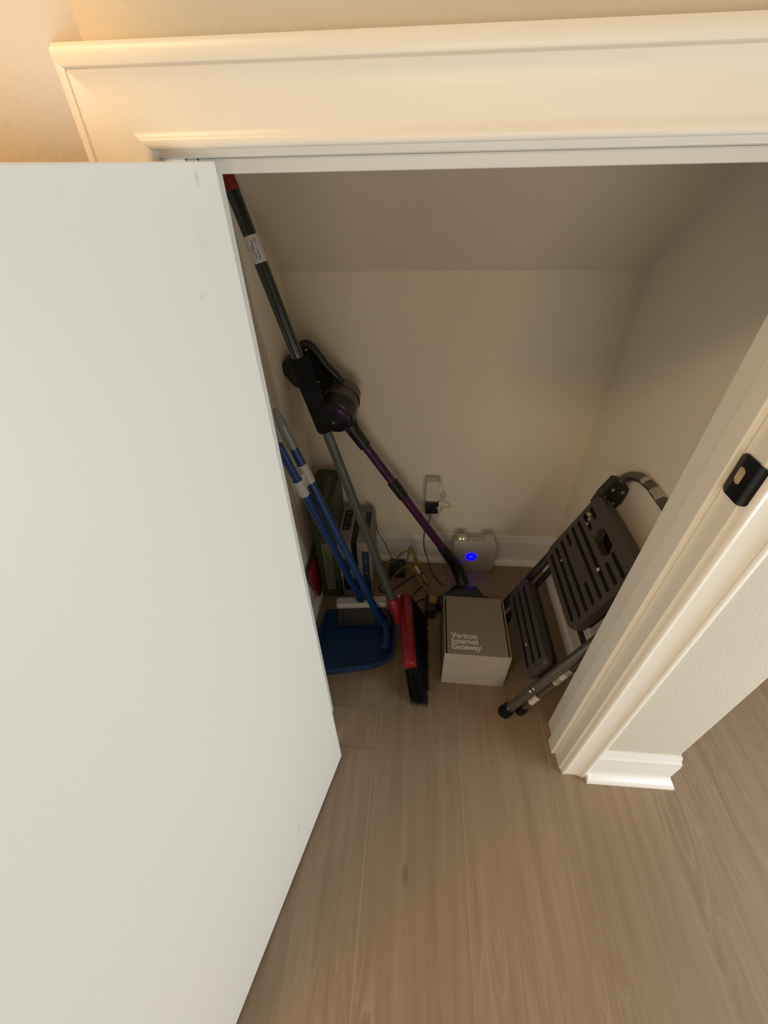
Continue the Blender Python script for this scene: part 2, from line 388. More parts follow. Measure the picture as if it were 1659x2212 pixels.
# right leg
path = [(JR + rv, WY, 0), (JR + rv, WY, JT + rv)]
b2 = sweep_profile(prof, path, [((1, 0, 0), Tn), ((1, 0, 1), Tn)])
struct(obj('trim_4', b2, 'trim', smooth=True), 'right door casing moulding painted cream')
# head
path = [(JL - rv, WY, JT + rv), (JR + rv, WY, JT + rv)]
profh = [(u, t) for u, t in prof]
b2 = sweep_profile(profh, path, [((-1, 0, 1), Tn), ((1, 0, 1), Tn)])
bmesh.ops.bisect_plane(b2, geom=b2.verts[:] + b2.edges[:] + b2.faces[:], plane_co=(-0.25, WY, 0), plane_no=(-1, 1, 0), clear_outer=True)
struct(obj('trim_5', b2, 'trim', smooth=True), 'head door casing moulding painted cream')
# left leg, scribed to the angled wall
path = [(JL - rv, WY, 0), (JL - rv, WY, JT + rv)]
b2 = sweep_profile(prof, path, [((-1, 0, 0), Tn), ((-1, 0, 1), Tn)])
bmesh.ops.bisect_plane(b2, geom=b2.verts[:] + b2.edges[:] + b2.faces[:], plane_co=(-0.25, WY, 0), plane_no=(-1, 1, 0), clear_outer=True)
struct(obj('trim_6', b2, 'trim', smooth=True), 'left door casing moulding painted cream')

# strike plate on the right jamb: a bent black plate with a round-cornered hole
th = 0.0022; yl = 0.4375; y1, z0, z1 = 0.4665, 0.8865, 0.9445
def plate_sec(x):
    o_ = [(yl, z0), (y1 - 0.006, z0), (y1 - 0.002, z0 + 0.002), (y1, z0 + 0.006), (y1, z1 - 0.006), (y1 - 0.002, z1 - 0.002), (y1 - 0.006, z1), (yl, z1)]
    i_ = [(0.4475, 0.908), (0.4530, 0.9045), (0.4580, 0.9055), (0.4610, 0.9090), (0.4610, 0.9240), (0.4580, 0.9275), (0.4530, 0.9285), (0.4475, 0.925)]
    return [sp.verts.new((x, p[0], p[1])) for p in o_], [sp.verts.new((x, p[0], p[1])) for p in i_]
sp = bmesh.new()
o1, i1 = plate_sec(JR - th); o2, i2 = plate_sec(JR)
for k in range(8):
    j = (k + 1) % 8
    sp.faces.new((o1[k], o1[j], i1[j], i1[k])); sp.faces.new((i1[k], i1[j], i2[j], i2[k]))
    if k != 7: sp.faces.new((o1[k], o1[j], o2[j], o2[k]))
lip = []                                  # the rounded lip rolls over the jamb's edge
for k in range(9):
    a = math.radians(8 * k); r_ = 0.0125; cz = 0.0045 * (k / 8) ** 3
    lip.append([sp.verts.new((JR - th + r_ * (1 - math.cos(a)), yl - r_ * math.sin(a), z)) for z in (z0 + cz, z0 + 0.015, z1 - 0.015, z1 - cz)])
for a, c in zip(lip[:-1], lip[1:]):
    for k in range(3): sp.faces.new((a[k], a[k + 1], c[k + 1], c[k]))
st = obj('strike_plate', sp, 'black_gloss', j2, smooth=True, label='black metal strike plate with a latch hole')
obj('latch_hole', box((JR - 0.0006, 0.4455, 0.9035), (JR + 0.0002, 0.4615, 0.9295)), 'strike_hole', st)

# the door, hinged left and swung open past the camera
dU = Vector((-0.2612, -0.9653, 0)); dN = Vector((0.9653, -0.2612, 0))
bm = prism([(0, 0), (0.607, 0), (0.607, -0.035), (0, -0.035)], (-0.1664, 0.4213, 0.010), dU, dN, (0, 0, 1), 1.214, 0.0012)
d1 = struct(obj('door_1', bm, 'door'), 'flat white closet door standing open on the left')
for z in (0.16, 1.04):
    obj('hinge', tube([(JL + 0.002, WY - 0.008, z), (JL + 0.002, WY - 0.008, z + 0.075)], 0.0045, 10), 'black', d1, smooth=True)

# baseboards with shoe moulding
BP = [(0, 0), (.013, 0), (.013, .098), (.0115, .104), (.0125, .108), (.0105, .113), (.0070, .122), (.0065, .130), (.0050, .135), (0, .135)]
SH = [(.013, 0)] + [(.013 + .0165 * math.cos(math.radians(a)), .021 * math.sin(math.radians(a))) for a in (0, 20, 40, 60, 78, 90)]
def baseboard(name, pts, dirs, label=None):
    """pts: floor path on the wall; dirs: outward (mitre) vector at each"""
    o = None
    for nm, pr in ((name, BP), ('shoe_moulding', SH)):
        b2 = sweep_profile([(t, z) for t, z in pr], pts, [(d, (0, 0, 1)) for d in dirs])
        if o is None: o = struct(obj(nm, b2, 'base', smooth=True), label)
        else: obj(nm, b2, 'base', o, smooth=True)
baseboard('baseboard_front', [(JR + rv + 0.058, WY, 0), (0.65, WY, 0), (0.65, 2.9, 0)], [(0, -1, 0), (1, -1, 0), (1, 0, 0)], 'white baseboard round the end of the hallway wall')
baseboard('baseboard_back', [(XL, YB, 0), (XR, YB, 0)], [(1, -1, 0), (-1, -1, 0)])
baseboard('baseboard_left', [(XL, WI, 0), (XL, YB, 0)], [(1, 0, 0), (1, -1, 0)])
baseboard('baseboard_right', [(XR, WI, 0), (XR, YB, 0)], [(-1, 0, 0), (-1, -1, 0)])

# ------------------------------------------------------------------ step stool, folded, leaning on the right wall
t_ = thing('step_stool', 'folded grey two-step stool with tube legs leaning on the right closet wall', 'step stool', (0.30, 0.72, 0))
SD = Vector((0.385, 0, 1)).normalized(); SN = Vector((-1, 0, 0.385)).normalized(); SO = Vector((0.280, 0, 0))
def S(s, y, n=0.0): return SO + SD * s + SN * n + Vector((0, y, 0))
YN, YF = 0.568, 0.884
for y, nm in ((YN, 'near'), (YF, 'far')):
    m_ = 'stool_steel' if nm == 'near' else 'stool_dark'  # far legs get the darker steel: their shade is put into the colour
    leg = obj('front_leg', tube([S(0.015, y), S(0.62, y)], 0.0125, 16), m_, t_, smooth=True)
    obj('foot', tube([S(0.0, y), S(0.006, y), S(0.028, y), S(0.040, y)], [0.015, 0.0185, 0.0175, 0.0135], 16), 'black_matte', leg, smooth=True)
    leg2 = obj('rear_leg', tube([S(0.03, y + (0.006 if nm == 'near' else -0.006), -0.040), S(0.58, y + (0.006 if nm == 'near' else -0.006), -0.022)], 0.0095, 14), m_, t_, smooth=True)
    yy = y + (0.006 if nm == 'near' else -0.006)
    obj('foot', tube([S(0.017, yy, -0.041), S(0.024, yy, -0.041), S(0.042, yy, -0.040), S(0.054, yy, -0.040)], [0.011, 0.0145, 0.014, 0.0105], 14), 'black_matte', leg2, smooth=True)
    if nm == 'near':
        for a, b_ in ((0.085, 0.125), (0.205, 0.275)):
            def q(s): return S(s, yy, -0.040 + 0.018 * (s - 0.03) / 0.55)
            obj('sticker', tube([q(a), q(b_)], 0.0099, 14), 'sticker', leg2, smooth=True, label='white printed sticker')
        for k in range(9):
            a = 0.212 + k * 0.0045 + (0.02 if k > 4 else 0)
            obj('bar_code', tube([q(a), q(a + 0.0018)], 0.01000, 14), 'stool_dark', leg2, smooth=True)
        for s in (0.165, 0.15, 0.035):
            c = S(s, y) + Vector((-0.55, -0.5, 0.6)).normalized() * 0.0120
            obj('rivet', tube([c, c + Vector((-0.55, -0.5, 0.6)).normalized() * 0.0016], 0.0035, 10), 'foil', leg, smooth=True)
    # hinge bracket
    br = prism([(0.545, -0.020), (0.56, 0.016), (0.60, 0.022), (0.648, 0.020), (0.655, -0.004), (0.640, -0.028), (0.600, -0.040), (0.565, -0.036)],
               SO + Vector((0, y - 0.0145, 0)), SD, SN, (0, 1, 0), 0.029, 0.003)
    b_ = obj('hinge_bracket', br, 'black', t_)
    for (s, n_) in ((0.625, 0.008), (0.600, 0.012), (0.590, -0.020), (0.628, -0.018)):
        c = S(s, y - 0.0145, n_); obj('rivet', tube([c, c + Vector((0, -0.002, 0))], 0.0042, 10), 'foil', b_, smooth=True)
# top handle loop
hp = [S(0.615, YF), S(0.645, YF - 0.002), S(0.672, YF - 0.014), S(0.693, YF - 0.045), S(0.702, YF - 0.09), S(0.703, (YN + YF) / 2), S(0.702, YN + 0.09), S(0.693, YN + 0.045), S(0.672, YN + 0.014), S(0.645, YN + 0.002), S(0.615, YN)]
hs = smooth_pts(hp, 6)
hd = obj('handle_loop', tube(hs, 0.0115, 16), 'stool_steel', t_, smooth=True)
for (i0, i1) in ((21, 23), (26, 29)):
    obj('tape', tube([p + Vector((random.uniform(-1, 1), random.uniform(-1, 1), random.uniform(-1, 1))) * 0.0008 for p in hs[i0:i1 + 1]], [0.0123 + random.uniform(0, 0.0008) for _ in hs[i0:i1 + 1]], 12), 'foil', hd, label='torn silver tape')
# treads, real slots cut in, black grip strips lying in the slots
def tread(name, s0, s1, y0, y1, n0, thick, slots, rad, cut_poly=None):
    bm = prism(rrect(s1 - s0, y1 - y0, rad, 5, (s0 + s1) / 2, (y0 + y1) / 2), SO + SN * n0, SD, (0, 1, 0), SN, thick, 0.004)
    o = obj(name, bm, 'stool_tread', t_)
    cut = bmesh.new()
    for (sa, sb, ya, yb) in slots:
        cut = prism(rrect(sb - sa, yb - ya, min(0.0045, (sb - sa) * 0.45), 3, (sa + sb) / 2, (ya + yb) / 2), SO + SN * (n0 + thick - 0.006), SD, (0, 1, 0), SN, 0.02, 0, cut)
    if cut_poly: cut = prism(cut_poly, SO + SN * (n0 - 0.02), SD, (0, 1, 0), SN, thick + 0.04, 0, cut)
    k = obj('cutter', cut, 'black', t_)
    md = o.modifiers.new('slots', 'BOOLEAN'); md.operation = 'DIFFERENCE'; md.solver = 'EXACT'; md.object = k
    bpy.context.view_layer.update()
    dg = bpy.context.evaluated_depsgraph_get()
    me = bpy.data.meshes.new_from_object(o.evaluated_get(dg))
    o.modifiers.clear(); o.data = me; bpy.data.objects.remove(k)
    if not me.materials: me.materials.append(M['stool_tread'])
    for (sa, sb, ya, yb) in slots:
        obj('grip_strip', prism(rrect(sb - sa - 0.0006, yb - ya - 0.0006, min(0.004, (sb - sa) * 0.4), 3, (sa + sb) / 2, (ya + yb) / 2), SO + SN * (n0 + thick - 0.0062), SD, (0, 1, 0), SN, 0.0030), 'black_matte', o)
    return o
t1 = tread('lower_tread', 0.160, 0.262, 0.587, 0.868, 0.004, 0.022,
           [(0.178 + k * 0.028, 0.189 + k * 0.028, 0.607, 0.850) for k in range(3)], 0.018)
obj('tread_lip', prism(rrect(0.092, 0.27, 0.016, 4, 0.211, 0.7275), SO + SN * (-0.014), SD, (0, 1, 0), SN, 0.020, 0.003), 'black', t1)
sl2 = [(0.382, 0.393, 0.625, 0.850), (0.407, 0.418, 0.620, 0.853), (0.432, 0.443, 0.620, 0.856)]
sl2 += [(0.457, 0.468, 0.812, 0.858), (0.457, 0.468, 0.622, 0.690), (0.482, 0.493, 0.622, 0.860), (0.507, 0.518, 0.622, 0.860)]
sl2 += [(0.532, 0.543, 0.800, 0.862), (0.532, 0.543, 0.622, 0.690), (0.557, 0.568, 0.815, 0.860), (0.557, 0.568, 0.622, 0.700)]
t2 = tread('upper_tread', 0.368, 0.604, 0.604, 0.872, 0.006, 0.024, sl2, 0.024,
           [(0.535, 0.712), (0.553, 0.700), (0.572, 0.712), (0.572, 0.770), (0.553, 0.782), (0.535, 0.770)])
obj('tread_lip', prism(rrect(0.216, 0.245, 0.02, 4, 0.486, 0.738), SO + SN * (-0.016), SD, (0, 1, 0), SN, 0.010, 0.003), 'black', t2)
obj('support_bar', tube([S(0.36, YN, -0.012), S(0.36, YF, -0.012)], 0.007, 10), 'stool_dark', t_, smooth=True)
def scrap(s, y, n_, r, parent, m_='sticker'):
    pts = [(s + r * random.uniform(.6, 1) * math.cos(a), y + r * random.uniform(.6, 1) * math.sin(a)) for a in (0.3, 2.2, 4.2, 5.4)]
    obj('sticker_scrap', prism(pts, SO + SN * n_, SD, (0, 1, 0), SN, 0.0004), m_, parent)
for s, y, r in ((0.416, 0.800, 0.0055), (0.510, 0.690, 0.0075)): scrap(s, y, 0.0302, r, t2)
for s, y, r in ((0.552, 0.842, 0.008), (0.545, 0.832, 0.008), (0.548, 0.850, 0.006), (0.535, 0.825, 0.006)): scrap(s, y, 0.0302, r, t2, 'foil')
scrap(0.196, 0.672, 0.0262, 0.006, t1)

# ------------------------------------------------------------------ shipping box
vb = thing('gateway_box', 'grey cardboard internet gateway box with white lettering on its lid on closet floor', 'box', (0.20, 0.75, 0))
bx = Vector((0.1045, 0.6500, 0)); u = Vector((0.1865, -0.0030, 0)).normalized(); v = Vector((0.0120, 0.2050, 0)).normalized()
W_, D_, H_ = 0.1860, 0.2055, 0.160
def vbx(lo, hi, bev=0.0, bm=None):
    return box(lo, hi, bev, bm, frame_m(bx, u, v))
bm = vbx((0, 0.003, 0), (0.0035, D_, H_)); bm = vbx((W_ - 0.0035, 0.003, 0), (W_, D_, H_), 0, bm); bm = vbx((0, D_ - 0.003, 0), (W_, D_, H_ - 0.002), 0, bm)
bm = vbx((0, 0.003, 0), (W_, D_, 0.003), 0, bm)
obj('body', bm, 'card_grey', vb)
obj('slit_shade', vbx((0.0045, 0.006, H_ - 0.016), (W_ - 0.0045, D_ - 0.006, H_ - 0.012)), 'print_black', vb)  # black sheet under the lid, painting the shade in the slits
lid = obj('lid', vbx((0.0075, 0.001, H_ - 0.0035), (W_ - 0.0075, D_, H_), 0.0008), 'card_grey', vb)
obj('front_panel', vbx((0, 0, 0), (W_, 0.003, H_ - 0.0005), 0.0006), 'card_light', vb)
for i, s in enumerate(('Verizon', 'Internet', 'Gateway')):
    o_ = bx + u * 0.0185 + v * (0.0545 - i * 0.0185) + Vector((0, 0, H_ + 0.0001))
    obj('lettering', text_bm(s, 0.0235, frame_m(o_, u, v), 0.0009, 1.0), 'print_white', lid, label='white printed word on the lid')
obj('tear', prism([(0.020, 0.188), (0.0235, 0.199), (0.0245, 0.199), (0.0225, 0.187)], bx + Vector((0, 0, H_ + 0.0001)), u, v, (0, 0, 1), 0.0003), 'strike_hole', lid)

# ------------------------------------------------------------------ internet terminal on the back wall
rt = thing('network_terminal', 'white network terminal with a glowing blue ring standing against the back baseboard', 'router', (0.235, 1.12, 0))
ro = Vector((0.157, 1.110, 0.002)); ru = Vector((1, 0.04, 0)).normalized(); rvv = Vector((0, 0.06, 1)).normalized(); rw = ru.cross(rvv)
RW, RH_ = 0.158, 0.148
bm = prism(rrect(RW, RH_, 0.012, 5, RW / 2, RH_ / 2), ro, ru, rvv, -rw, 0.026, 0.003)
body = obj('body', bm, 'router', rt, smooth=True)
for a, b_ in ((0.010, 0.046), (0.108, 0.146)):
    obj('mounting_tab', prism(rrect(b_ - a, 0.026, 0.003, 3, (a + b_) / 2, RH_ + 0.009), ro, ru, rvv, -rw, 0.018, 0.002), 'router', body)
rc = ro + ru * 0.070 + rvv * 0.073 + rw * 0.0008
ring = [rc + ru * 0.0135 * math.cos(a) + rvv * 0.0125 * math.sin(a) for a in [2 * math.pi * k / 24 for k in range(24)]]
obj('led_ring', tube(ring, 0.0056, 8, closed=True), 'led_blue', body, smooth=True, label='glowing blue light ring')
for k in range(2):
    c = ro + ru * (0.021 + k * 0.012) + rvv * (RH_ + 0.012) + rw * 0.0006
    obj('led', tube([c, c + rw * 0.0015], 0.0024, 10), 'led_green', body, label='small yellow-green status light')

# ------------------------------------------------------------------ adapters at the outlet
ol = thing('wall_outlet', 'cream outlet plate behind the plugged-in power adapters on back wall', 'outlet', (0.068, YB, 0.33))
pl = obj('plate', prism(rrect(0.070, 0.115, 0.006, 4, 0.070, 0.335), (0, YB + 0.0005, 0), (1, 0, 0), (0, 0, 1), (0, -1, 0), 0.006, 0.0015), 'base', ol)
for z in (0.355, 0.315): obj('socket', prism(rrect(0.034, 0.028, 0.012, 5, 0.070, z), (0, YB - 0.0053, 0), (1, 0, 0), (0, 0, 1), (0, -1, 0), 0.0012), 'base', ol)
aw = thing('white_power_adapter', 'white block power adapter plugged into the outlet above a black one', 'power adapter', (0.066, YB, 0.36))
obj('block', prism(rrect(0.047, 0.083, 0.005, 4, 0.0655, 0.362), (0, YB - 0.0066, 0), (1, 0, 0), (0, 0, 1), (0, -1, 0), 0.036, 0.004), 'adapter_white', aw, smooth=True)
obj('cord', tube(smooth_pts([(0.082, 1.150, 0.402), (0.093, 1.158, 0.398), (0.100, 1.162, 0.360), (0.106, 1.160, 0.338), (0.112, 1.155, 0.318), (0.106, 1.150, 0.309), (0.098, 1.156, 0.322), (0.104, 1.160, 0.338),
     (0.114, 1.158, 0.328), (0.113, 1.154, 0.312), (0.106, 1.152, 0.320), (0.110, 1.165, 0.300), (0.130, 1.168, 0.282), (0.137, 1.168, 0.273), (0.126, 1.168, 0.264), (0.110, 1.168, 0.266), (0.100, 1.168, 0.244), (0.090, 1.168, 0.215)], 5), 0.0014, 6), 'adapter_white', aw, smooth=True)
obj('cable_end', tube([(0.105, 1.143, 0.306), (0.098, 1.131, 0.299), (0.082, 1.127, 0.297)], [0.0018, 0.0022, 0.0030], 8), 'adapter_white', aw, smooth=True)
ab = thing('black_power_adapter', 'black power adapter plugged in below the white one with a cord hanging down', 'power adapter', (0.066, YB, 0.29))
obj('block', prism(rrect(0.045, 0.056, 0.004, 4, 0.0672, 0.291), (0, YB - 0.0066, 0), (1, 0, 0), (0, 0, 1), (0, -1, 0), 0.034, 0.003), 'black', ab, smooth=True)
obj('cord', tube(smooth_pts([(0.064, 1.150, 0.266), (0.066, 1.152, 0.240), (0.060, 1.152, 0.200), (0.048, 1.150, 0.155), (0.047, 1.142, 0.110), (0.055, 1.130, 0.070), (0.072, 1.115, 0.030), (0.080, 1.100, 0.006), (0.100, 1.060, 0.003), (0.125, 1.030, 0.003)], 5), 0.0018, 7), 'black', ab, smooth=True)

# ------------------------------------------------------------------ loose cables on the floor
R2 = 0.0030
yp = smooth_pts([(-0.085, 1.10, 0.040), (-0.060, 1.09, 0.060), (-0.038, 1.08, 0.112), (-0.010, 1.07, 0.138), (0.012, 1.06, 0.132), (0.026, 1.055, 0.095), (0.026, 1.06, 0.050), (0.010, 1.065, 0.012),
     (-0.005, 1.075, 0.030), (-0.012, 1.085, 0.080), (-0.004, 1.085, 0.118), (0.012, 1.08, 0.118), (0.022, 1.07, 0.080), (0.024, 1.065, 0.030), (0.018, 1.03, 0.006), (0.000, 1.00, 0.004), (-0.018, 0.985, 0.004), (-0.034, 0.975, 0.004)], 6)
yc = thing('ethernet_cable', 'coiled yellow ethernet cable standing in loose loops on the closet floor', 'cable', (0.0, 1.05, 0))
obj('cable', tube(yp, R2, 8), 'yellow', yc, smooth=True)
obj('clear_plug', tube([(-0.034, 0.975, 0.005), (-0.041, 0.966, 0.005), (-0.044, 0.962, 0.005)], [0.0034, 0.0040, 0.0030], 8), 'print_white', yc, smooth=True)
yc2 = thing('ethernet_cable', 'second yellow ethernet cable arching down to the corner of the grey gateway box', 'cable', (0.05, 1.02, 0))
obj('cable', tube(smooth_pts([(-0.074, 1.048, 0.006), (-0.047, 1.047, 0.048), (-0.020, 1.050, 0.076), (0.004, 1.045, 0.078), (0.024, 1.035, 0.052), (0.042, 1.02, 0.022), (0.065, 1.00, 0.006), (0.080, 0.975, 0.004), (0.086, 0.955, 0.006)], 6), R2, 8), 'yellow', yc2, smooth=True)
obj('cable', tube(smooth_pts([(-0.012, 1.10, 0.100), (-0.004, 1.09, 0.140), (0.010, 1.075, 0.120), (0.016, 1.06, 0.085), (0.022, 1.055, 0.066)], 6), R2, 8), 'yellow', yc2, smooth=True)
obj('white_tag', tube([(0.018, 1.055, 0.076), (0.034, 1.048, 0.046)], 0.0055, 10), 'print_white', yc2, smooth=True, label='white paper tag')
obj('plug', box((-0.007, -0.024, -0.0055), (0.007, 0.024, 0.0055), 0.002, None, frame_m((0.056, 1.040, 0.020), (0.7, 0.55, 0.2), (0.45, -0.6, -0.65))), 'yellow_pl', yc2)
pg = thing('yellow_plug', 'yellow cable plug lying at the back left corner of the grey gateway box', 'plug', (0.095, 0.915, 0))
obj('housing', box((0.068, 0.906, 0.050), (0.094, 0.930, 0.066), 0.002), 'yellow_pl', pg)
obj('pigtail', tube(smooth_pts([(0.076, 0.925, 0.058), (0.072, 0.95, 0.050), (0.064, 0.98, 0.036), (0.052, 1.005, 0.030)], 5), 0.0042, 8), 'yellow', pg, smooth=True)
bk = thing('black_adapter', 'small black adapter on the floor at the left side of the grey gateway box', 'power adapter', (0.09, 0.90, 0))
obj('block', box((0.056, 0.880, 0.0), (0.092, 0.945, 0.050), 0.004), 'black', bk, smooth=True)
obj('cord', tube(smooth_pts([(0.070, 0.942, 0.012), (0.058, 0.96, 0.004), (0.030, 0.95, 0.003), (0.000, 0.90, 0.003), (-0.015, 0.88, 0.003), (-0.005, 0.93, 0.003), (0.02, 0.99, 0.003), (0.045, 1.02, 0.003), (0.06, 1.045, 0.003)], 6), 0.0022, 7), 'black', bk, smooth=True)
bk2 = thing('black_adapter', 'black plug block with a thin cord in the shadow behind the yellow cable', 'power adapter', (-0.05, 1.09, 0))
obj('block', box((-0.080, 1.060, 0.0), (-0.020, 1.130, 0.032), 0.004), 'black', bk2, smooth=True)
obj('cord', tube(smooth_pts([(-0.055, 1.09, 0.030), (-0.075, 1.11, 0.060), (-0.105, 1.13, 0.125), (-0.128, 1.14, 0.165), (-0.133, 1.150, 0.190), (-0.15, 1.155, 0.265), (-0.17, 1.16, 0.292)], 6), 0.0016, 6), 'black', bk2, smooth=True)
obj('cord', tube(smooth_pts([(-0.07, 1.06, 0.010), (-0.10, 1.03, 0.003), (-0.115, 1.00, 0.003), (-0.09, 0.985, 0.003), (-0.05, 1.01, 0.003), (0.0, 1.06, 0.003), (0.05, 1.09, 0.003)], 6), 0.0022, 6), 'black', bk2, smooth=True)

# ------------------------------------------------------------------ stick vacuum
vc = thing('stick_vacuum', 'black and purple stick vacuum leaning in the back left corner of the closet', 'vacuum', (0.19, 1.02, 0))
p1 = Vector((-0.1677, 1.085, 0.5946)); p2 = Vector((0.137, 1.060, 0.1290)); ax = (p2 - p1).normalized()
L_ = (p2 - p1).length
def A(t): return p1 + (p2 - p1) * t
obj('upper_collar', tube([A(-0.10), A(-0.04), A(0.06), A(0.065)], [0.021, 0.0195, 0.0185, 0.016], 16), 'black', vc, smooth=True)
tb = obj('upper_tube', tube([A(0.05), A(0.34)], 0.0140, 16), 'purple', vc, smooth=True)
wn = Vector((0.2, -0.75, 0.62)); wn = (wn - ax * wn.dot(ax)).normalized()
obj('lettering', text_bm('SHSNWUE', 0.020, frame_m(A(0.10) + wn * 0.0141 - ax.cross(wn) * -0.006, ax, -wn.cross(ax) * -1), 0.0002, 1.1), 'purple_dark', tb)
obj('joint_collar', tube([A(0.325), A(0.33), A(0.45), A(0.455)], [0.0150, 0.0182, 0.0178, 0.0150], 16), 'black', vc, smooth=True)
obj('lower_tube', tube([A(0.44), A(0.92)], 0.0145, 16), 'purple', vc, smooth=True)
nk = smooth_pts([A(0.90), A(1.0), A(1.09), (0.185, 1.035, 0.050), (0.195, 1.010, 0.030)], 4)
obj('neck', tube(nk, [0.0165 + 0.006 * min(1, i / 8) for i in range(len(nk))], 14), 'black', vc, smooth=True)
hd_ = obj('floor_head', prism([(0.095, 0.915), (0.105, 0.905), (0.305, 0.905), (0.318, 0.918), (0.318, 0.938), (0.255, 0.955), (0.240, 1.000), (0.155, 1.000), (0.140, 0.962), (0.095, 0.942)], (0, 0, 0.004), (1, 0, 0), (0, 1, 0), (0, 0, 1), 0.040, 0.006), 'black', vc, smooth=True)
obj('roller', tube([(0.105, 0.925, 0.019), (0.308, 0.925, 0.019)], 0.0185, 14), 'bristle', hd_, smooth=True)
# cyclone cup and motor
ca = Vector((-0.2215, 1.015, 0.692)); cb = Vector((-0.206, 1.125, 0.726)); cd = (cb - ca)
cup = obj('dust_cup', tube([ca + cd * t for t in (0.34, 0.40, 0.62, 0.66, 0.92, 1.0)], [0.050, 0.053, 0.053, 0.0505, 0.050, 0.042], 28), 'smoke', vc, smooth=True)
obj('cup_rim', tube([ca + cd * t for t in (0.62, 0.64, 0.68, 0.70)], [0.052, 0.0545, 0.0545, 0.052], 28), 'stool_dark', cup, smooth=True)
mt = obj('motor_housing', tube([ca + cd * t for t in (0.0, 0.05, 0.36, 0.40)], [0.043, 0.052, 0.054, 0.047], 28), 'black', vc, smooth=True)
obj('filter_ring', tube([ca + cd * t for t in (-0.10, -0.06, 0.04, 0.08)], [0.039, 0.045, 0.047, 0.042], 28), 'purple_dark', mt, smooth=True)
obj('end_cap', tube([ca + cd * t for t in (-0.14, -0.12, -0.05)], [0.024, 0.028, 0.028], 24), 'black', mt, smooth=True)
cn = -cd.normalized(); cu_ = Vector((1, 0, 0)); cu_ = (cu_ - cn * cu_.dot(cn)).normalized(); cv = cn.cross(cu_)
em = bmesh.new()
for dx in (-0.004, 0.0, 0.004):
    em = box((dx - 0.001, -0.004 + abs(dx) * 0.3, 0), (dx + 0.001, 0.004 - abs(dx) * 0.3, 0.0005), 0, em, frame_m(ca - cd * 0.141 + cn * 0.0001, cu_ * 0.8 + cv * 0.5, cv * 0.8 - cu_ * 0.5))
em = box((-0.007, -0.0007, 0), (0.007, 0.0007, 0.0005), 0, em, frame_m(ca - cd * 0.141 + cn * 0.0001, cu_ * 0.8 + cv * 0.5, cv * 0.8 - cu_ * 0.5))
obj('emblem', em, 'print_white', mt, label='small white emblem')
obj('nozzle_duct', tube(smooth_pts([(-0.212, 1.080, 0.735), (-0.200, 1.086, 0.690), (-0.188, 1.088, 0.640), A(-0.04)], 4), [0.018] * 4 + [0.019] * 4 + [0.0195] * 5, 14), 'black', vc, smooth=True)
# grip and battery
obj('battery', prism(rrect(0.060, 0.075, 0.012, 4, 0, 0), (-0.318, 1.115, 0.805), Vector((0.75, 0, 0.55)).normalized(), Vector((-0.55, 0, 0.75)).normalized(), (0, -1, 0), 0.07, 0.006), 'black', vc, smooth=True)
obj('grip_body', prism([(-0.312, 0.828), (-0.292, 0.848), (-0.270, 0.838), (-0.232, 0.782), (-0.228, 0.740), (-0.262, 0.715), (-0.290, 0.745)], (0, 1.060, 0), (1, 0, 0), (0, 0, 1), (0, 1, 0), 0.045, 0.006), 'black_matte', vc, smooth=True)
obj('handle', tube(smooth_pts([(-0.306, 1.08, 0.842), (-0.302, 1.08, 0.862), (-0.285, 1.08, 0.868), (-0.268, 1.08, 0.852), (-0.245, 1.08, 0.818), (-0.218, 1.08, 0.786), (-0.205, 1.085, 0.765)], 6), 0.0110, 12), 'black', vc, smooth=True)
for c in ((-0.262, 1.058, 0.776), (-0.244, 1.058, 0.748)):
    obj('button', box((-0.004, -0.002, -0.003), (0.004, 0.002, 0.003), 0.001, None, Matrix.Translation(c)), 'stool_steel', vc)
obj('charging_lead', tube(smooth_pts([(-0.318, 1.06, 0.790), (-0.300, 1.05, 0.740), (-0.278, 1.04, 0.690), (-0.262, 1.03, 0.655), (-0.236, 1.02, 0.618), (-0.225, 1.02, 0.600)], 5), 0.0015, 6), 'black', vc, smooth=True)

# ------------------------------------------------------------------ angle broom
ab_ = thing('angle_broom', 'red angle broom with a long black and grey pole leaning on the left closet wall', 'broom', (0.03, 0.70, 0))
bt = Vector((-0.3300, 0.871, 1.214)); bb = Vector((-0.0409, 0.7875, 0.170)); bu = bb - bt; bd = bu.normalized()
def B(t): return bt + bu * t
obj('end_cap', tube([B(-0.035), B(-0.025), B(0.02), B(0.024)], [0.006, 0.0105, 0.0130, 0.0125], 16), 'red_dark', ab_, smooth=True, label='red hanging cap')
up_ = obj('upper_pole', tube([B(0.022), B(0.30)], 0.0125, 20), 'pole_dark', ab_, smooth=True)
obj('label_sticker', tube([B(0.084), B(0.124)], 0.0129, 20), 'sticker', up_, smooth=True, label='white printed label wrapped round the pole')
side = (Vector((0, 0, 1.22)) - B(0.1)); side = (side - bd * side.dot(bd)).normalized()
tn = bd.cross(side)
for k, (a, l, o_) in enumerate(((0.088, 0.010, -0.004), (0.090, 0.016, 0.002), (0.097, 0.012, 0.005), (0.104, 0.014, -0.003), (0.108, 0.010, 0.003), (0.115, 0.006, -0.002))):
    d2 = (side + tn * (o_ / 0.0129)).normalized()
    obj('print_line', tube([B(a) + d2 * 0.01285, B(a) + d2 * 0.01285 + bd * l], 0.0005, 5), 'stool_dark', up_)
obj('grip_sleeve', tube([B(0.286), B(0.290), B(0.36), B(0.436), B(0.440)], [0.0180, 0.0215, 0.0205, 0.0195, 0.0165], 20), 'black_matte', ab_, smooth=True)
obj('lower_pole', tube([B(0.43), B(1.0)], 0.0118, 20), 'pole_grey', ab_, smooth=True)
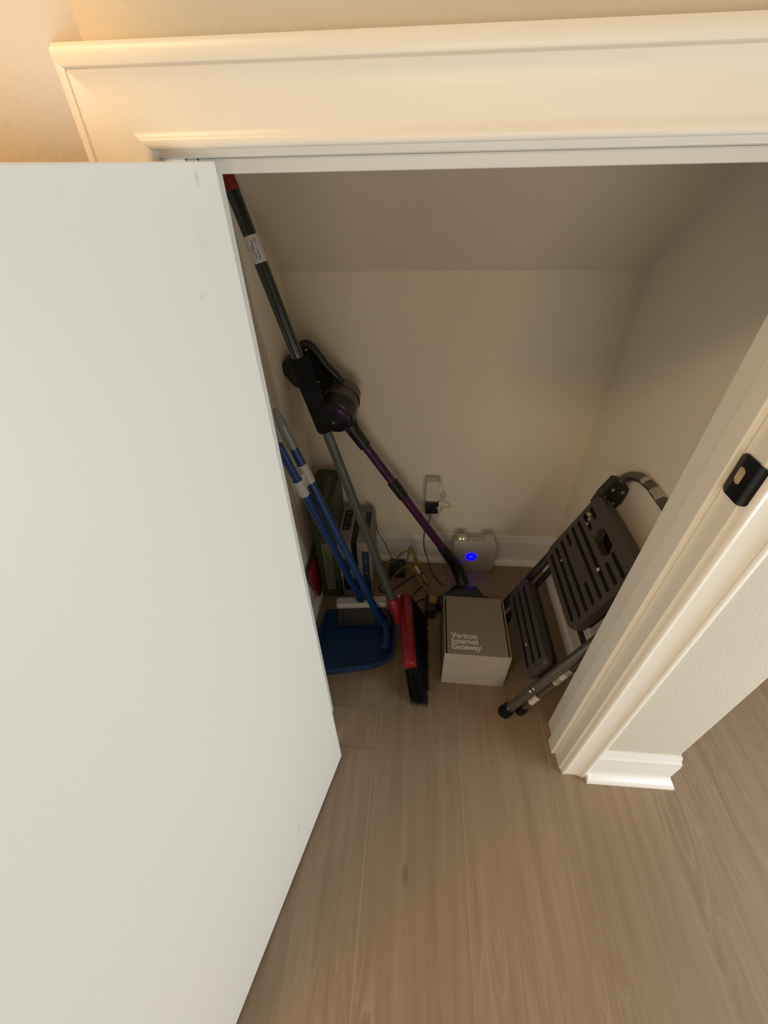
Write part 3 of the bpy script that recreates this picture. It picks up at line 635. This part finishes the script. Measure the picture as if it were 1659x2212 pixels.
# head: block along the view with socket, bristles fanning to the floor
hA = Vector((-0.012, 0.856, 0.150)); hB = Vector((0.006, 0.612, 0.150)); hdv = (hB - hA).normalized(); hx = Vector((0, 0, 1)).cross(hdv).normalized()
if hx.x < 0: hx = -hx
tilt = (hx * 0.96 + Vector((0, 0, 0.28))).normalized(); upv = Vector((-0.28, 0, 0.96))
bl = bmesh.new(); rows = []
prof_b = [(-0.020, -0.012), (-0.021, 0.006), (-0.014, 0.020), (0.000, 0.024), (0.013, 0.018), (0.020, 0.004), (0.019, -0.012)]
for t, s, lift in ((0.0, 0.72, -0.006), (0.03, 0.90, 0.0), (0.25, 1.0, 0.004), (0.55, 0.96, 0.004), (0.85, 0.92, -0.002), (0.98, 0.95, -0.004), (1.0, 0.85, -0.006)):
    c = hA + (hB - hA) * t + upv * lift
    rows.append([bl.verts.new(c + tilt * (p[0] * s) + upv * (p[1] * s)) for p in prof_b])
for i in range(len(rows) - 1):
    for k in range(len(prof_b)):
        j = (k + 1) % len(prof_b); bl.faces.new((rows[i][k], rows[i][j], rows[i + 1][j], rows[i + 1][k]))
bl.faces.new(rows[0][::-1]); bl.faces.new(rows[-1])
blk = obj('head_block', bl, 'red', ab_, smooth=True)
obj('socket', tube([B(0.955), B(0.96), B(1.01), B(1.045)], [0.0150, 0.0175, 0.0195, 0.021], 16), 'red', ab_, smooth=True)
obj('crest', prism([(0.10, 0.0), (0.22, 0.010), (0.60, 0.012), (0.92, 0.0), (0.92, -0.01), (0.10, -0.01)], hA + upv * 0.020 - tilt * 0.003, (hB - hA), upv, tilt, 0.006, 0.0015), 'red', blk)
# bristles: single tapered strands gathered as one part (too fine to count)
br = bmesh.new()
def strand(bm, a, b_, w):
    d = (b_ - a).normalized(); n = d.cross(Vector((random.uniform(-1, 1), random.uniform(-1, 1), 0.2))).normalized(); m_ = d.cross(n)
    vs_ = [bm.verts.new(a + n * w), bm.verts.new(a - n * w * .5 + m_ * w * .87), bm.verts.new(a - n * w * .5 - m_ * w * .87)]
    ve = [bm.verts.new(b_ + n * w * .8), bm.verts.new(b_ - n * w * .4 + m_ * w * .7), bm.verts.new(b_ - n * w * .4 - m_ * w * .7)]
    for k in range(3): bm.faces.new((vs_[k], vs_[(k + 1) % 3], ve[(k + 1) % 3], ve[k]))
    bm.faces.new(ve)
for i in range(3600):
    t = random.random(); s_ = random.uniform(-0.016, 0.016)
    a = hA + (hB - hA) * t + tilt * s_ - upv * 0.008
    e = Vector((0.040 + s_ * 1.5 + random.gauss(0, 0.004), 0.878 + (0.578 - 0.878) * t + random.gauss(0, 0.006) , max(0.0008, random.gauss(0.003, 0.003))))
    strand(br, a, e, 0.0009)
o_ = obj('bristles', br, 'bristle', ab_); o_['kind'] = 'stuff'

# ------------------------------------------------------------------ dustpan and its upright brush
dp = thing('dustpan', 'blue long-handled dustpan lying on the closet floor beside the open door', 'dustpan', (-0.16, 0.76, 0))
pc = [(-0.290, 0.655), (-0.262, 0.640), (-0.110, 0.672), (-0.066, 0.690), (-0.050, 0.720), (-0.046, 0.800), (-0.052, 0.900), (-0.285, 0.885), (-0.298, 0.760)]
ctr = Vector((sum(p[0] for p in pc) / len(pc), sum(p[1] for p in pc) / len(pc), 0))
def ringz(f, z): return [Vector((ctr.x + (p[0] - ctr.x) * f, ctr.y + (p[1] - ctr.y) * f, z)) for p in pc]
def hts(L, low):   # the far side is the low open lip
    return [Vector((p.x, p.y, p.z if i not in (6, 7) else low)) for i, p in enumerate(L)]
pb = bmesh.new()
loops = [ringz(0.93, 0.001), hts(ringz(1.0, 0.026), 0.004), hts(ringz(1.05, 0.029), 0.004), hts(ringz(1.055, 0.036), 0.006), hts(ringz(0.975, 0.038), 0.006), hts(ringz(0.955, 0.032), 0.005), ringz(0.905, 0.006), ringz(0.90, 0.0045)]
vv = [[pb.verts.new(p) for p in L] for L in loops]
for a, c in zip(vv[:-1], vv[1:]):
    for k in range(len(pc)): j = (k + 1) % len(pc); pb.faces.new((a[k], a[j], c[j], c[k]))
pb.faces.new(vv[0][::-1]); pb.faces.new(vv[-1])
bmesh.ops.bevel(pb, geom=[e for e in pb.edges if e.calc_length() < 0.05 and abs(e.verts[0].co.z - e.verts[1].co.z) > 0.02], offset=0.006, segments=3, affect='EDGES')
pan = obj('pan', pb, 'blue_pan', dp, smooth=True)
for k in range(9):
    y = 0.700 + k * 0.019
    obj('rib', box((-0.255, y, 0.0045), (-0.105, y + 0.005, 0.0068), 0.0008), 'blue_pan', pan)
hA1 = Vector((-0.0880, 0.8200, 0.045)); hA2 = Vector((-0.3000, 0.8672, 0.6902)); hA3 = Vector((-0.3120, 0.8575, 0.785))
obj('hinge_yoke', tube(smooth_pts([(-0.072, 0.745, 0.030), (-0.068, 0.780, 0.040), (-0.078, 0.815, 0.045), (-0.088, 0.835, 0.040)], 4), 0.012, 12), 'blue_pan', dp, smooth=True)
for y in (0.735, 0.765, 0.795): obj('hinge_lug', box((-0.085, y, 0.006), (-0.058, y + 0.014, 0.040), 0.004), 'blue_pan', dp, smooth=True)
hnd = obj('handle', tube([hA1, hA2], 0.0115, 18), 'blue', dp, smooth=True)
ud = (hA2 - hA1).normalized()
obj('hang_cap', tube(smooth_pts([hA2 - ud * 0.004, hA2 + ud * 0.035, hA2 + ud * 0.070 + Vector((.002, -.001, 0)), hA2 + ud * 0.105 + Vector((.004, -.003, 0))], 5), [0.0128] * 4 + [0.0132] * 4 + [0.0128, 0.012, 0.011, 0.0098, 0.0085, 0.007, 0.0055, 0.0035], 18), 'clear_grey', dp, smooth=True, label='clear grey hanging cap')
def Hn(t): return hA1 + (hA2 - hA1) * t
obj('clip_collar', tube([Hn(0.845), Hn(0.925)], 0.0138, 18), 'white_pl', dp, smooth=True, label='white plastic clip')
hB1 = Vector((-0.160, 0.866, 0.100)); hB2 = Vector((-0.318, 0.8230, 0.720))
def Hb(t): return hB1 + (hB2 - hB1) * t
cl = []
for k in range(9):
    a = math.radians(-60 + k * 34); cl.append((math.cos(a) * 0.0140, math.sin(a) * 0.0140))
bdv = (hB2 - hB1).normalized(); cy_ = Vector((0.35, -0.75, 0.55)); cy_ = (cy_ - bdv * cy_.dot(bdv)).normalized(); cx_ = cy_.cross(bdv)
obj('clip_jaw', prism([(p[0], p[1]) for p in cl] + [(p[0] * 0.88, p[1] * 0.88) for p in cl[::-1]], Hb(0.755), cx_, cy_, bdv, 0.050), 'white_pl', dp)
obj('clip_web', box((-0.002, -0.012, -0.020), (0.002, 0.012, 0.020), 0.001, None, frame_m((Hn(0.875) + Hb(0.80)) / 2, cy_, cx_)), 'white_pl', dp)

bs = thing('dustpan_brush', 'blue-handled brush with a white bar and grey bristles standing in the blue dustpan', 'brush', (-0.16, 0.86, 0))
obj('handle', tube([hB1, hB2], 0.0110, 18), 'blue', bs, smooth=True)
bar = obj('bar', prism(rrect(0.168, 0.032, 0.008, 4, 0, 0), Vector((-0.159, 0.862, 0.084)), Vector((1, 0.10, 0)).normalized(), Vector((-0.10, 1, 0)).normalized(), (0, 0, 1), 0.024, 0.005), 'white_pl', bs, smooth=True)
obj('socket', tube([hB1 - (hB2 - hB1) * 0.0, hB1 + (hB2 - hB1) * 0.04], [0.016, 0.0135], 14), 'blue_pan', bar, smooth=True)
br = bmesh.new(); bxv = Vector((1, 0.10, 0)).normalized(); byv = Vector((-0.10, 1, 0)).normalized()
for i in range(1500):
    s_ = random.uniform(-0.079, 0.079); w_ = random.uniform(-0.012, 0.012)
    a = Vector((-0.159, 0.862, 0.088)) + bxv * s_ + byv * w_
    e = a + bxv * (s_ * 0.05 + random.gauss(0, 0.002)) + byv * (w_ * 0.6 - 0.014 + random.gauss(0, 0.002)) - Vector((0, 0, 0.076 + random.gauss(0, 0.0015)))
    strand(br, a, e, 0.0010)
o_ = obj('bristles', br, 'bristle_grey', bs); o_['kind'] = 'stuff'

# ------------------------------------------------------------------ cartons in the left corner
gb = thing('green_carton', 'tall green carton with a rounded label on top in the back left corner', 'carton', (-0.285, 1.05, 0))
go = Vector((-0.318, 0.958, 0)); gu = Vector((1, 0.0, 0)); gv = Vector((-0.07, 1, 0)).normalized()
GW, GD, GH = 0.073, 0.180, 0.440
bm = box((0, 0, 0), (GW, GD, GH), 0.0015, None, frame_m(go, gu, gv)); gbo = obj('body', bm, 'green_box', gb)
gm = frame_m(go, gu, gv)
def gpt(x, y, z): return gm @ Vector((x, y, z))
obj('top_label', prism(rrect(0.060, 0.160, 0.014, 5, 0.036, 0.093), gpt(0, 0, GH), gu, gv, (0, 0, 1), 0.0006), 'green_label', gbo)
obj('lettering', text_bm('SURFLEXION', 0.0205, frame_m(gpt(0.058, 0.022, GH + 0.0007), gv, -gu), 0.0004), 'pale_print', gbo)
obj('lettering', text_bm('MAX', 0.0180, frame_m(gpt(0.030, 0.072, GH + 0.0007), gv, -gu), 0.0005), 'print_black', gbo)
obj('label_bar', prism([(0.036, 0.020), (0.0385, 0.020), (0.0385, 0.085), (0.036, 0.085)], gpt(0, 0, GH), gu, gv, (0, 0, 1), 0.0008), 'orange_print', gbo)
obj('side_panel', box((GW - 0.0002, 0.004, 0.010), (GW + 0.0005, GD - 0.004, GH - 0.004), 0, None, gm), 'olive_box', gbo)
obj('picture_panel', box((0.004, -0.0005, GH - 0.090), (GW - 0.004, 0.0002, GH - 0.012), 0, None, gm), 'orange_print', gbo)
obj('text_panel', box((0.022, -0.0005, 0.040), (0.052, 0.0002, 0.270), 0, None, gm), 'pale_print', gbo)
for k in range(4):
    x = 0.028 + k * 0.006
    obj('text_line', box((x, -0.0008, 0.052), (x + 0.0025, 0.0002, 0.255 - k * 0.02), 0, None, gm), 'green_box', gbo)

def carton(name, label, x0, x1, y0, y1, h_, lean, mbody):
    t = thing(name, label, 'carton', ((x0 + x1) / 2, (y0 + y1) / 2, 0))
    mm = frame_m((x0, y0, 0), (1, 0, 0), (-0.06, 1, lean))
    b_ = obj('body', box((0, 0, 0), (x1 - x0, y1 - y0, h_), 0.0015, None, mm), mbody, t)
    return t, b_, mm
def marks(parent, mm, x0, x1, ya, yb, n, face, h_, m_):
    """blurred block lettering, stacked along the panel"""
    st_ = (yb - ya) / n
    for k in range(n):
        y = ya + k * st_ + st_ * 0.12; hh = st_ * 0.62
        for (fx0, fx1, fy0, fy1) in ((0, .22, 0, 1), (0, 1, 0, .22), (.78, 1, 0, .6 + .4 * (k % 2)), (.1, .9, .4, .6))[: 3 + (k % 2)]:
            xa, xb = x0 + (x1 - x0) * fx0, x0 + (x1 - x0) * fx1
            if face == 'top': lo, hi = (xa, y + hh * fy0, h_), (xb, y + hh * fy1, h_ + 0.0010)
            else: lo, hi = (xa, -0.0010, y + hh * fy0), (xb, 0.0, y + hh * fy1)
            obj('mark', box(lo, hi, 0, None, mm), m_, parent)
wc, wbo, wm = carton('white_carton', 'white carton with a black lettered panel between the green and blue cartons', -0.2435, -0.1985, 0.966, 1.150, 0.278, 0.03, 'white_box')
pnl = obj('black_panel', box((0.009, 0.060, 0.2776), (0.036, 0.160, 0.2786), 0, None, wm), 'print_black', wbo)
marks(pnl, wm, 0.016, 0.029, 0.066, 0.157, 4, 'top', 0.2786, 'pale_print')
pn2 = obj('front_panel', box((0.008, -0.0006, 0.035), (0.036, 0.0003, 0.200), 0, None, wm), 'print_black', wbo)
marks(pn2, wm, 0.014, 0.024, 0.045, 0.120, 4, 'front', 0, 'blue_pale')
kc, kbo, km = carton('slim_black_case', 'slim black case standing upright between the white and blue cartons', -0.1955, -0.1835, 0.972, 1.135, 0.268, 0.0, 'black')
obj('spine', box((0.002, -0.001, 0.01), (0.010, 0.0005, 0.255), 0.0004, None, km), 'black_gloss', kbo)
bc, bbo, bcm = carton('blue_white_carton', 'white carton with blue printed stripes right of the black case', -0.1805, -0.1325, 0.966, 1.140, 0.272, 0.0, 'white_box')
bp_ = obj('blue_panel', box((0.018, 0.030, 0.2716), (0.038, 0.160, 0.2726), 0, None, bcm), 'blue_print', bbo)
marks(bp_, bcm, 0.022, 0.032, 0.040, 0.155, 5, 'top', 0.2726, 'blue_pale')
bp2 = obj('blue_panel', box((0.016, -0.0006, 0.006), (0.040, 0.0003, 0.232), 0, None, bcm), 'blue_print', bbo)
marks(bp2, bcm, 0.023, 0.033, 0.030, 0.228, 7, 'front', 0, 'blue_pale')
obj('stripe', box((0.003, -0.0005, 0.01), (0.006, 0.0003, 0.20), 0, None, bcm), 'blue_pale', bbo)

# red pouch glimpsed between the door frame and the green carton
bm = prism([(0.936, 0.0215), (0.964, 0.0215), (0.972, 0.10), (0.974, 0.188), (0.966, 0.196), (0.892, 0.200), (0.884, 0.190), (0.900, 0.10)], (-0.336, 0, 0), (0, 1, 0), (0, 0, 1), (1, 0, 0), 0.015, 0.004)
rp = thing('red_container', 'slim red container against the left baseboard next to the green carton', 'container', (-0.328, 0.94, 0.0215))
obj('body', bm, 'red', rp, smooth=True)
